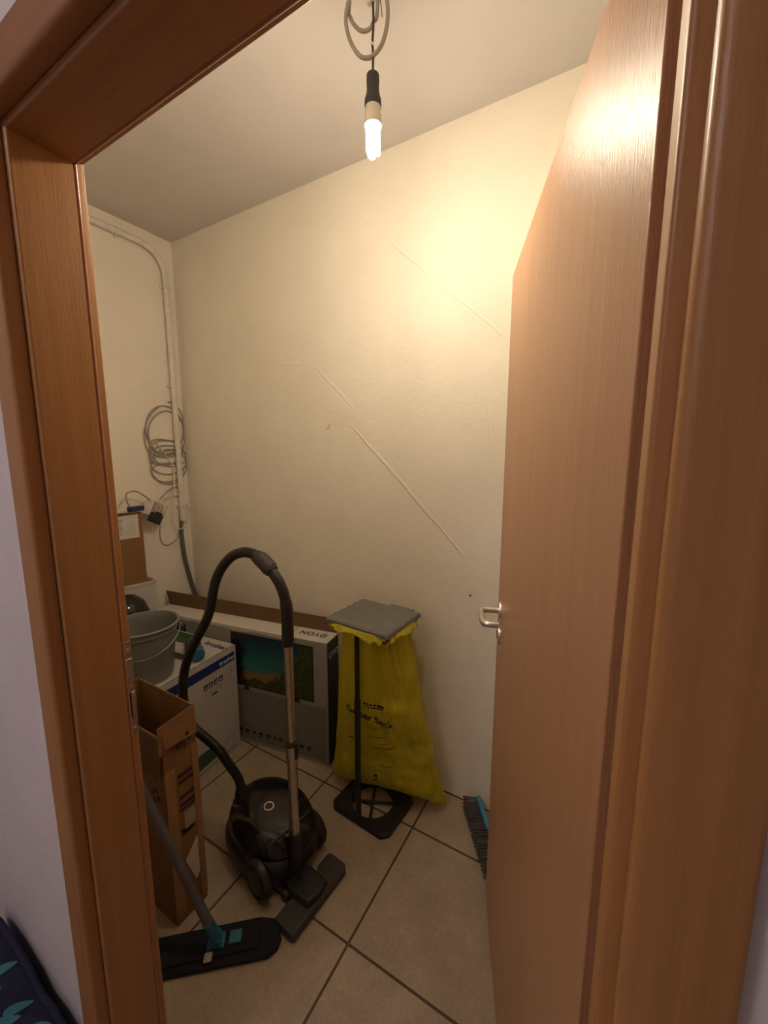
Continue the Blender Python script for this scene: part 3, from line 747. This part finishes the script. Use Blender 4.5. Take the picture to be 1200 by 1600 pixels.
inv = vc_m = (Matrix.Translation(Vector((-1.045, .948, 0))) @ Matrix.Rotation(R(170), 4, 'Z')).inverted()
YW = .885
def VL(p): return inv @ Vector(p)
# tube: telescopic, nearly upright
t_bot, t_mid, t_top = on_y(461, 1312, YW), on_y(455.5, 1163, YW), on_y(450, 1003, YW)
t_mid2 = t_mid + (t_bot-t_mid)*.0
MB().tube([VL(t_top+Vector((0, 0, .03))), VL(t_mid)], .0145, 20).build('inner_tube', M['chrome'], vc, smooth=True)
lt = MB().tube([VL(t_mid+(t_top-t_mid)*.01), VL(t_bot)], .0165, 24).build('outer_tube', M['chrome'], vc, smooth=True)
cdir = (t_top-t_mid).normalized()
MB().tube([VL(t_mid-cdir*.055), VL(t_mid-cdir*.04), VL(t_mid-cdir*.002), VL(t_mid+cdir*.002)], lambda t: .0185 if t < .2 else .0205, 24).build('tube_collar', M['chrome'], vc, smooth=True)
MB().tube([VL(t_mid+cdir*.001), VL(t_mid+cdir*.010)], .0215, 24).build('collar_ring', M['black'], vc, smooth=True)
q = t_mid+Vector((.020, .0, -.012))
cm = MB(); a = VL(q+Vector((-.004, -.006, .018))); b = VL(q+Vector((.008, .006, -.028)))
cm.tube([VL(q+Vector((0, 0, .020))), VL(q+Vector((.003, 0, 0))), VL(q+Vector((-.001, 0, -.03)))], .0065, 10).build('slide_button', M['black'], vc, smooth=True)
# handle tube
hd = [on_y(x, y, YW) for x, y in ((450, 1008), (449.5, 985), (448.5, 955), (444, 930), (437, 912), (428, 897), (419, 886))]
MB().tube([VL(p) for p in cr(hd, 6)], lambda t: .0190 if t < .42 else .0168, 24).build('handle', M['black'], vc, smooth=True)
cf = [on_y(x, y, YW) for x, y in ((425, 893), (418, 884), (408, 874), (401, 869))]
MB().tube([VL(p) for p in cr(cf, 5)], lambda t: .0250 if .1 < t < .75 else .0215, 24).build('hose_cuff', M['dark_grey'], vc, smooth=True)
hs = [on_y(x, y, Y) for x, y, Y in ((404, 871, YW), (394, 865, YW), (380, 863, YW), (363, 869, .885), (348, 885, .885), (338, 905, .88), (333, 925, .878), (330, 945, .875), (323, 968, .87), (310, 993, .862),
      (297, 1020, .855), (289, 1045, .85), (286, 1070, .845), (287, 1095, .84), (292, 1118, .838), (304, 1138, .84), (324, 1155, .86), (342, 1172, .875), (356, 1192, .89))]
hs = [p for p in hs]
pw = Matrix.Translation(Vector((-1.045, .948, 0))) @ Matrix.Rotation(R(170), 4, 'Z')
hs.append(pw @ (pc+pd*.095+Vector((.006, 0, 0)))); hs.append(pw @ (pc+pd*.055)); hs.append(pw @ (pc+pd*.015))
hp_ = cr([VL(p) for p in hs], 22)
nn = len(hp_)
MB().tube(hp_, lambda t: .0163+.0009*math.sin(t*nn*2*math.pi/2.6), 20).build('hose', M['hose'], vc, smooth=True, auto=False)
MB().tube([VL(hs[-1]), VL(hs[-2]+(hs[-1]-hs[-2])*.3), VL(hs[-2])], lambda t: .030-.008*t, 24).build('hose_end', M['black'], vc, smooth=True)
# floor nozzle
nz = (Vector((-.797, .888, 0)))
na = R(-4)
def NZ(x, y, z): 
    p = Vector((x*math.cos(na)-y*math.sin(na), x*math.sin(na)+y*math.cos(na), z)) + nz
    return VL(p)
poly = [(-.047, -.132), (.040, -.134), (.047, -.127), (.047, .120), (.030, .136), (-.040, .136), (-.047, .128), (-.047, .075), (-.036, .060), (-.047, .045)]
nb = MB()
n_ = len(poly)
vs = [NZ(p[0], p[1], .004) for p in poly]+[NZ(p[0], p[1], .020) for p in poly]+[NZ(p[0]*.86, p[1]*.97, .028) for p in poly]
nb.add(vs, [tuple(range(n_-1, -1, -1)), tuple(range(2*n_, 3*n_))]+[(i, (i+1) % n_, n_+(i+1) % n_, n_+i) for i in range(n_)]+[(n_+i, n_+(i+1) % n_, 2*n_+(i+1) % n_, 2*n_+i) for i in range(n_)])
noz = nb.build('floor_nozzle', M['dark_grey'], vc, bevel=.002)
hump = [(-.108, -.042), (-.104, .040), (-.055, .058), (.030, .050), (.040, .0), (.030, -.055), (-.05, -.060)]
n_ = len(hump); hz = MB()
vs = [NZ(p[0], p[1], .024) for p in hump]+[NZ(p[0]*.93-.004, p[1]*.8, .046) for p in hump]
hz.add(vs, [tuple(range(n_-1, -1, -1)), tuple(range(n_, 2*n_))]+[(i, (i+1) % n_, n_+(i+1) % n_, n_+i) for i in range(n_)])
hz.build('nozzle_hood', M['black'], noz, bevel=.005, seg=3)
MB().lathe([(.010, -.032), (.026, -.030), (.028, 0), (.026, .030), (.010, .032)], 28, NZ(-.088, 0, .034), (VL((0, 1, 0))-VL((0, 0, 0))), True).build('swivel_joint', M['black'], noz, smooth=True)
neck = [VL(t_bot+Vector((0, 0, .03))), VL(t_bot), VL(t_bot+Vector((.000, 0, -.04))), VL((t_bot+Vector((.0, 0, -.09)))), NZ(-.086, 0, .055), NZ(-.078, 0, .038)]
MB().tube(cr(neck, 5), lambda t: .0205 if t < .5 else .021, 20).build('nozzle_neck', M['black'], vc, smooth=True)
MB().lathe([(.017, -.006), (.019, 0), (.017, .006)], 24, NZ(-.070, -.060, .0195), (VL((0, 1, 0))-VL((0, 0, 0)))).build('nozzle_wheel', M['dark_grey'], noz, smooth=True)

# ================================================================== YELLOW SACK STAND
ys = thing('sack_stand', 'black sack stand with a ribbed grey lid by the back wall', 'bin stand', (-.820, 1.205, 0), R(-4))
# base plate with round opening
ox0, ox1, oy0, oy1, ch = -.147, .147, -.018, .225, .028
def outer_r(a, cx=0, cy=.100):
    dx, dy = math.cos(a), math.sin(a); t = 9
    for (nx, ny, d) in ((1, 0, ox1-cx), (-1, 0, cx-ox0), (0, 1, oy1-cy), (0, -1, cy-oy0)):
        k = nx*dx+ny*dy
        if k > 1e-6: t = min(t, d/k)
    for sx, sy, X, Y in ((1, 1, ox1, oy1), (-1, 1, ox0, oy1), (1, -1, ox1, oy0), (-1, -1, ox0, oy0)):
        k = (sx*dx+sy*dy)/math.sqrt(2); d = (sx*(X-cx)+sy*(Y-cy)-ch)/math.sqrt(2)
        if k > 1e-6: t = min(t, d/k)
    return cx+dx*t, cy+dy*t
n = 96; vs = []; RH = .090
for r_, z in ((1, .002), (1, .012), (.94, .022)):
    for i in range(n):
        a = 2*math.pi*i/n; x, y = outer_r(a); vs.append((x*r_, .1+(y-.1)*r_, z))
for rr_, z in ((RH, .022), (RH-.004, .002)):
    for i in range(n):
        a = 2*math.pi*i/n; vs.append((math.cos(a)*rr_, .1+math.sin(a)*rr_, z))
fs = [(j*n+i, j*n+(i+1) % n, ((j+1) % 5)*n+(i+1) % n, ((j+1) % 5)*n+i) for j in range(5) for i in range(n)]
MB().add(vs, fs).build('base_plate', M['black'], ys, smooth=True)
sk = MB()
for a in (28, 118): 
    c, s = math.cos(R(a))*RH, math.sin(R(a))*RH
    sk.tube([(-c, .1-s, .012), (c, .1+s, .012)], .0055, 8)
sk.build('base_spoke', M['black'], ys, smooth=True)
MB().tube([(0, 0, .015), (0, 0, .10), (0, 0, .53), (0, 0, .545)], lambda t: .0120, 18).build('pole', M['black'], ys, smooth=True)
MB().tube([(0, 0, .53), (0, 0, .80), (.0, .004, .832)], .0095, 16).build('pole', M['black'], ys, smooth=True)
# hoop frame under lid
hoop = [(-.135, .012, .828), (.135, .012, .828), (.135, .215, .828), (-.135, .215, .828)]
MB().box((-.140, .0, .812), (.140, .012, .838)).box((-.140, .212, .812), (.140, .224, .838)).box((-.140, .012, .812), (-.128, .212, .838)).box((.128, .012, .812), (.140, .212, .838)).build('holding_frame', M['black'], ys, bevel=.002)
# lid: ribbed
ld = MB(); lx, ly0, ly1 = .148, -.012, .238
prof = [(ly0, .838), (ly0, .850), (ly0+.006, .856), (ly0+.022, .857)]
ns = 5; span = (ly1-.016-(ly0+.022))/ns
for i in range(ns):
    ya = ly0+.022+span*i
    prof += [(ya+.004, .8540), (ya+span-.007, .8615), (ya+span, .8570)]
prof += [(ly1-.006, .8575), (ly1, .852), (ly1, .838)]
n_ = len(prof)
vs = []
for x, k in ((-lx, -.004), (-lx+.006, 0), (lx-.020, 0), (lx-.018, .003), (lx-.004, .001), (lx, -.005)):
    vs += [(x, p[0], p[1]+(k if p[1] > .84 else 0)) for p in prof]
m_ = 6
fs = [(j*n_+i, j*n_+i+1, (j+1)*n_+i+1, (j+1)*n_+i) for j in range(m_-1) for i in range(n_-1)]
fs += [tuple(range(n_)), tuple((m_-1)*n_+i for i in range(n_-1, -1, -1))] + [(j*n_, (j+1)*n_, (j+1)*n_+n_-1, j*n_+n_-1) for j in range(m_-1)]
lid = ld.add(vs, fs).build('lid', M['lid'], ys, smooth=True)
MB().box((-.012, ly1-.004, .840), (.108, ly1+.018, .856)).build('hinge_tab', M['lid'], lid, bevel=.003)
MB().box((-lx-.004, .09, .838), (-lx+.004, .20, .849)).build('lid_grip', M['lid'], lid, bevel=.002)

# the sack itself
sack = thing('yellow_sack', 'translucent yellow recycling sack with black print hanging half full from the stand', 'sack')
def bag_pt(t, ph):
    # t 0 top .. 1 bottom, ph 0..2pi
    z = .822-.775*t
    cxx = -.800+.018*t*t - .004; cyy = 1.322+.060*t**1.2
    a = .124+.012*min(1, t*3)+.125*t**1.35; b = .098-.02*t+.020*math.sin(min(1, t*1.3)*math.pi)
    if t > .86: b *= max(.10, math.sqrt(max(0, 1-((t-.86)/.14)**2)))
    an = R(-4)+R(17)*t**1.1
    e = .55+.2*t
    x = a*sp_(math.cos(ph), e); y = b*sp_(math.sin(ph), e)
    # pleats (stronger on the right and back), fading downward
    right = .35+.65*max(0, math.cos(ph+.35))
    pl = (math.sin(ph*23+1.3*math.sin(ph*5))*.0065+math.sin(ph*41+2)*.0028)*right*max(0, 1-t*1.5)**.6
    bl = .022*noise.noise(Vector((x*7+3, z*7, math.sin(ph)*1.2)))*min(1, t*2)*(1-.5*t) + .010*noise.noise(Vector((x*20, z*20, math.sin(ph)*2+5)))*min(1, t*1.6)
    n_x, n_y = math.cos(ph), math.sin(ph)
    kk = min(1, max(0, (math.cos(ph)+.15)*2.2)); kk = max(kk, min(1, max(0, (t-.62)*4))*.6, .6 if n_y > 0 else 0)
    bl *= .15+1.1*kk
    x += n_x*(pl+bl*.6); y += n_y*(pl+bl)
    c, s = math.cos(an), math.sin(an)
    zz = z + (.020*noise.noise(Vector((ph*1.2, 0, 0))) if t > .9 else 0)*(t-.9)*10 - .025*max(0, math.cos(ph))**3*t**6 
    return Vector((cxx+x*c-y*s, min(YB-.012, cyy+x*s+y*c), max(.028, zz)))
nt_, nph = 110, 240
sm_ = MB(); vs = [bag_pt(j/nt_, 2*math.pi*i/nph) for j in range(nt_+1) for i in range(nph)]
fs = [(j*nph+i, (j+1)*nph+i, (j+1)*nph+(i+1) % nph, j*nph+(i+1) % nph) for j in range(nt_) for i in range(nph)]
fs.append(tuple(nt_*nph+i for i in range(nph)))
sm_.add(vs, fs)
sm_.build('sack_film', M['bag'], sack, smooth=True, auto=False)
bvh = BVHTree.FromPolygons(sm_.v, sm_.f[:-1])
# turned down wavy cuff
cu_ = MB(); rows = 7; nc = 180; vs = []
for j in range(rows):
    t = j/(rows-1)
    for i in range(nc):
        ph = 2*math.pi*i/nc
        x = (.146+.010*t)*sp_(math.cos(ph), .42); y = .108+(.122+.010*t)*sp_(math.sin(ph), .42)
        wv = noise.noise(Vector((math.cos(ph)*3.2, math.sin(ph)*3.2, 1)))
        dr = .022+.020*wv+.006*math.sin(ph*17)
        z = .842-dr*t*1.1; k = 1+.030*t*math.sin(ph*29+wv*9)
        q = ys_m = Matrix.Translation(Vector((-.820, 1.205, 0))) @ Matrix.Rotation(R(-4), 4, 'Z') @ Vector((x*k, .108+(y-.108)*k, z))
        q.y = min(q.y, YB-.01); vs.append(q)
cu_.add(vs, [(j*nc+i, j*nc+(i+1) % nc, (j+1)*nc+(i+1) % nc, (j+1)*nc+i) for j in range(rows-1) for i in range(nc)])
cu_.build('sack_cuff', M['cuff'], sack, smooth=True, auto=False, solid=.0008)
# print on the film: projected onto the front
def bag_text(body, size, px_, py_, mat, slope=0., name='lettering', **kw):
    me = text_mesh(body, size, extrude=0, **kw); me.name = name
    base = on_y(px_, py_, 1.26)
    an = R(9); xa = Vector((math.cos(an), math.sin(an), slope)); za = Vector((0, 0, 1))
    for v in me.vertices:
        p = base + xa*v.co.x + za*v.co.y
        o_ = Vector((p.x, p.y-.25, p.z)); hit = bvh.ray_cast(o_, Vector((0, 1, 0)))
        v.co = (hit[0]+Vector((0, -.0012, 0))) if hit[0] else p
    me.materials.clear(); me.materials.append(mat)
    return link(bpy.data.objects.new(name, me), sack)
bag_text('Gelber Sack', .0440, 546, 1104, M['print_black'], -.10, offset=.0010)
def bag_lines(name, rows_, mat):
    mb = MB()
    for (xa, ya, xb, yb, h) in rows_:
        nseg = max(6, int(abs(xb-xa)/1.6)); prev = None
        for i in range(nseg+1):
            t = i/nseg; p = on_y(xa+(xb-xa)*t, ya+(yb-ya)*t, 1.26)
            pr_ = []
            for dz in (0, -h):
                hit = bvh.ray_cast(Vector((p.x, p.y-.25, p.z+dz)), Vector((0, 1, 0)))
                pr_.append((hit[0] if hit[0] else Vector((p.x, p.y, p.z+dz)))+Vector((0, -.0012, 0)))
            if prev and (i % 3 != 0 or random.random() > .5): mb.quad(prev[1], pr_[1], pr_[0], prev[0])
            prev = pr_
    return mb.build(name, mat, sack)
M['ink_soft'] = plain('print_ink_faint', (.11, .085, .015), .5)
M['ink_red'] = plain('print_ink_red', (.20, .06, .01), .5)
bag_lines('printed_logo', [(575, 1090, 606, 1098, .010), (576, 1096, 606, 1103, .006)], M['print_black'])
bag_lines('printed_lines', [(575, 1127, 607, 1134, .003), (576, 1132, 607, 1137, .003), (578, 1148, 601, 1153, .0035), (590, 1162, 606, 1165, .003), (578, 1180, 595, 1183, .002),
                            (545, 1113, 560, 1116, .002), (546, 1130, 558, 1132, .003), (546, 1135, 558, 1137, .003), (546, 1140, 556, 1142, .003), (585, 1200, 606, 1206, .004)], M['ink_soft'])
bag_lines('red_lines', [(583, 1167, 613, 1173, .0045), (546, 1148, 556, 1150, .008), (546, 1156, 555, 1158, .003)], M['ink_red'])
bag_lines('pull_mark', [(579, 1217, 584, 1218, .030)], M['print_black'])
# rubbish inside
def crumple(mb, amp, sc):
    for v in mb.v:
        v += Vector((noise.noise(v*sc), noise.noise(v*sc+Vector((7, 0, 0))), noise.noise(v*sc+Vector((0, 9, 0)))))*amp
M['waste_white'] = plain('white_packaging', (.85, .80, .68), .5)
M['waste_green'] = plain('green_packaging', (.08, .16, .05), .5)
for (x, y, Y, dims, rz, rx, mt, lab) in ((626, 1108, 1.345, (.09, .045, .12), 10, 20, 'waste_white', 'pale square tray high in the right half of the yellow sack'),
                                      (638, 1188, 1.375, (.12, .045, .085), 12, -8, 'waste_white', 'pale flat carton low at the right inside the yellow sack'),
                                      (590, 1195, 1.345, (.10, .04, .07), -5, 25, 'waste_white', 'pale crumpled wrapper low in the middle of the yellow sack'),
                                      (648, 1145, 1.37, (.07, .05, .05), 30, 10, 'waste_green', 'dark green pot between the pale cartons in the yellow sack'),
                                      (560, 1190, 1.33, (.06, .045, .09), -20, 5, 'waste_green', 'dark green bottle shape low at the left in the yellow sack')):
    c = on_y(x, y, Y); mb = MB(); a, b, h = (d/2 for d in dims)
    hit = bvh.ray_cast(Vector((c.x, c.y-.3, c.z)), Vector((0, 1, 0)))
    if hit[0]: c.y = hit[0].y+b+.024
    n_ = 28; vs = []; nr = 10
    for j in range(nr+1):
        k = -h+2*h*j/nr; r_ = 1.0+.10*j/nr
        if j in (0, nr): r_ *= .92
        for i in range(n_):
            an = 2*math.pi*i/n_; vs.append((a*r_*sp_(math.cos(an), .45), b*r_*sp_(math.sin(an), .45), k))
    mb.add(vs, [(j*n_+i, j*n_+(i+1) % n_, (j+1)*n_+(i+1) % n_, (j+1)*n_+i) for j in range(nr) for i in range(n_)]+[tuple(range(n_-1, -1, -1)), tuple(nr*n_+i for i in range(n_))])
    crumple(mb, .006, 30)
    Rm = (Matrix.Rotation(R(rz), 3, 'Z') @ Matrix.Rotation(R(rx), 3, 'X')); need = -1
    for v in mb.v:
        q = c + Rm @ v; hh = bvh.ray_cast(Vector((q.x, q.y-.4, q.z)), Vector((0, 1, 0)))
        if hh[0]: need = max(need, hh[0].y+.011-q.y)
    c.y += need
    o = mb.build('packaging', M[mt], smooth=True); o.location = c; o.rotation_euler = (R(rx), 0, R(rz))
    tag(o, lab, 'packaging', 'packaging inside the yellow sack')

# ================================================================== BROOM HEAD BEHIND THE DOOR LEAF
br = thing('broom', 'blue broom head with grey bristles lying on the floor behind the door leaf', 'broom', (-.359, 1.378, 0), R(-56))
# local x: along the head (towards the viewer), local y: block side, local -y... bristles point the other way
BL = .29
MB().box((-BL/2, .020, .022), (BL/2, .038, .062)).build('broom_block', M['brush_blue'], br, bevel=.006, seg=3)
bs = MB()
for i in range(24):
    for j in range(4):
        xx = -BL/2+.010+(BL-.02)*i/23; zz = .028+.009*j
        for k in range(9):
            a = random.random()*6.28; s0 = .0032*random.random()
            p0 = Vector((xx+s0*math.cos(a), .022, zz+s0*math.sin(a)))
            p1 = p0+Vector((.010*(i-11.5)/12+random.uniform(-.003, .003), -.055+random.uniform(-.004, .002), -.006+.008*(j-1.5)+random.uniform(-.003, .003)))
            p1.z = max(.003, p1.z)
            bs.tube([p0, (p0+p1)/2+Vector((0, 0, .001)), p1], .0010, 4, cap=False)
bs.build('bristles', M['bristle'], br)
MB().lathe([(.014, 0), (.013, .03), (.0115, .034)], 18, (.02, .040, .045), (.35, .75, .55)).build('handle_socket', M['brush_blue'], br, smooth=True)

# ================================================================== FLAT MOP
mp = thing('flat_mop', 'black flat mop with teal joint and grey stick leaning left of the vacuum', 'mop', (-.950, .630, 0), R(41))
ply = [(-.215, -.050), (.150, -.056), (.178, -.040), (.188, -.015), (.172, .040), (.120, .056), (-.215, .056)]
MB().prism(ply, .003, .016).build('mop_cloth', M['mop_cloth'], mp, bevel=.004, seg=3)
MB().box((-.17, -.032, .016), (.12, .034, .023)).build('mop_plate', M['mop_cloth'], mp, bevel=.003)
MB().box((.030, -.012, .023), (.068, .024, .030)).build('release_pedal', M['teal'], mp, bevel=.003)
MB().box((-.034, -.046, .023), (-.010, -.022, .030)).build('foot_clip', M['socket_grey'], mp, bevel=.003)
jm = MB().lathe([(.015, -.020), (.018, -.014), (.018, .014), (.015, .020)], 20, (-.006, 0, .040), (0, 1, 0)); jm.box((-.030, -.020, .023), (.020, .020, .036))
jm.build('joint', M['teal'], mp, bevel=.002)
minv = (Matrix.Translation(Vector((-.950, .630, 0))) @ Matrix.Rotation(R(41), 4, 'Z')).inverted()
s0 = Vector((-.952, .626, .050)); s1 = Vector((-.953, .620, .072)); dirn = (Vector((-1.133, .55, .516))-Vector((-.945, .612, .085))).normalized()
MB().tube([minv@s0, minv@(Vector((-.945, .612, .085))+dirn*.04)], .0160, 18).build('joint_sleeve', M['teal'], mp, smooth=True)
st0 = Vector((-.945, .612, .085))+dirn*.03
MB().tube([minv@st0, minv@(st0+dirn*1.18)], .0138, 18).build('stick', M['stick'], mp, smooth=True)

# ================================================================== FABRIC BAG IN THE HALL
fbm = M['navy'] = plain('navy_fabric', (.010, .012, .045), .8, 0, .4, 50, .5, 700)
M['leafprint'] = plain('teal_leaf_print', (.04, .20, .23), .7)
fb = thing('fabric_storage_bag', 'navy fabric storage bag with teal leaf print on the hall floor left of the door', 'bag', (-1.32, .262, 0), 0)
fbx = MB(); nx_, ny_ = 40, 26
def bag2(x, y): 
    return .305+.035*noise.noise(Vector((x*5, y*6, 0)))+.012*noise.noise(Vector((x*17, y*19, 3))) - .10*max(0, (x-.30)/.2)**2 - .05*max(0, -(y+.18)/.1)**2
W2, D2 = .47, .27
vs = []; 
for i in range(nx_+1):
    for j in range(ny_+1):
        x = W2*(i/nx_)-.02; y = -.004-D2*(j/ny_); vs.append((x, y, bag2(x, y)))
def idx(i, j): return i*(ny_+1)+j
fs = [(idx(i, j), idx(i, j+1), idx(i+1, j+1), idx(i+1, j)) for i in range(nx_) for j in range(ny_)]
ring_ = [idx(i, 0) for i in range(nx_)]+[idx(nx_, j) for j in range(ny_)]+[idx(i, ny_) for i in range(nx_, 0, -1)]+[idx(0, j) for j in range(ny_, 0, -1)]
b0 = len(vs); vs += [(vs[k][0], vs[k][1], .002) for k in ring_]; L = len(ring_)
fs += [(ring_[k], ring_[(k+1) % L], b0+(k+1) % L, b0+k) for k in range(L)]+[tuple(b0+k for k in range(L))]
fbx.add(vs, fs).build('bag_body', M['navy'], fb, smooth=True, auto=False)
pipe2 = [(W2*(i/nx_)-.02, -.010, bag2(W2*(i/nx_)-.02, -.010)+.004) for i in range(nx_+1)]
MB().tube(pipe2, .007, 10).build('piping', M['navy'], fb, smooth=True)
lp = MB()
for (px_, py__, a) in ((6, 1522, 65), (28, 1568, 62), (60, 1598, 35), (8, 1590, 50), (-20, 1560, 60), (80, 1640, 50), (30, 1650, 60), (-10, 1640, 40)):
    q_ = on_z(px_, py__, .30); x, y = q_.x+1.32, q_.y-.262
    n_ = 14; ps = []
    for i in range(n_):
        t = 2*math.pi*i/n_; u_, v_ = .026*math.cos(t), .009*math.sin(t)*(1-.3*math.cos(t))
        X = x+u_*math.cos(R(a))-v_*math.sin(R(a)); Y = y+u_*math.sin(R(a))+v_*math.cos(R(a)); ps.append((X, Y, bag2(X, Y)+.0022))
    lp.add(ps, [tuple(range(n_))])
lp.build('leaf_print', M['leafprint'], fb)
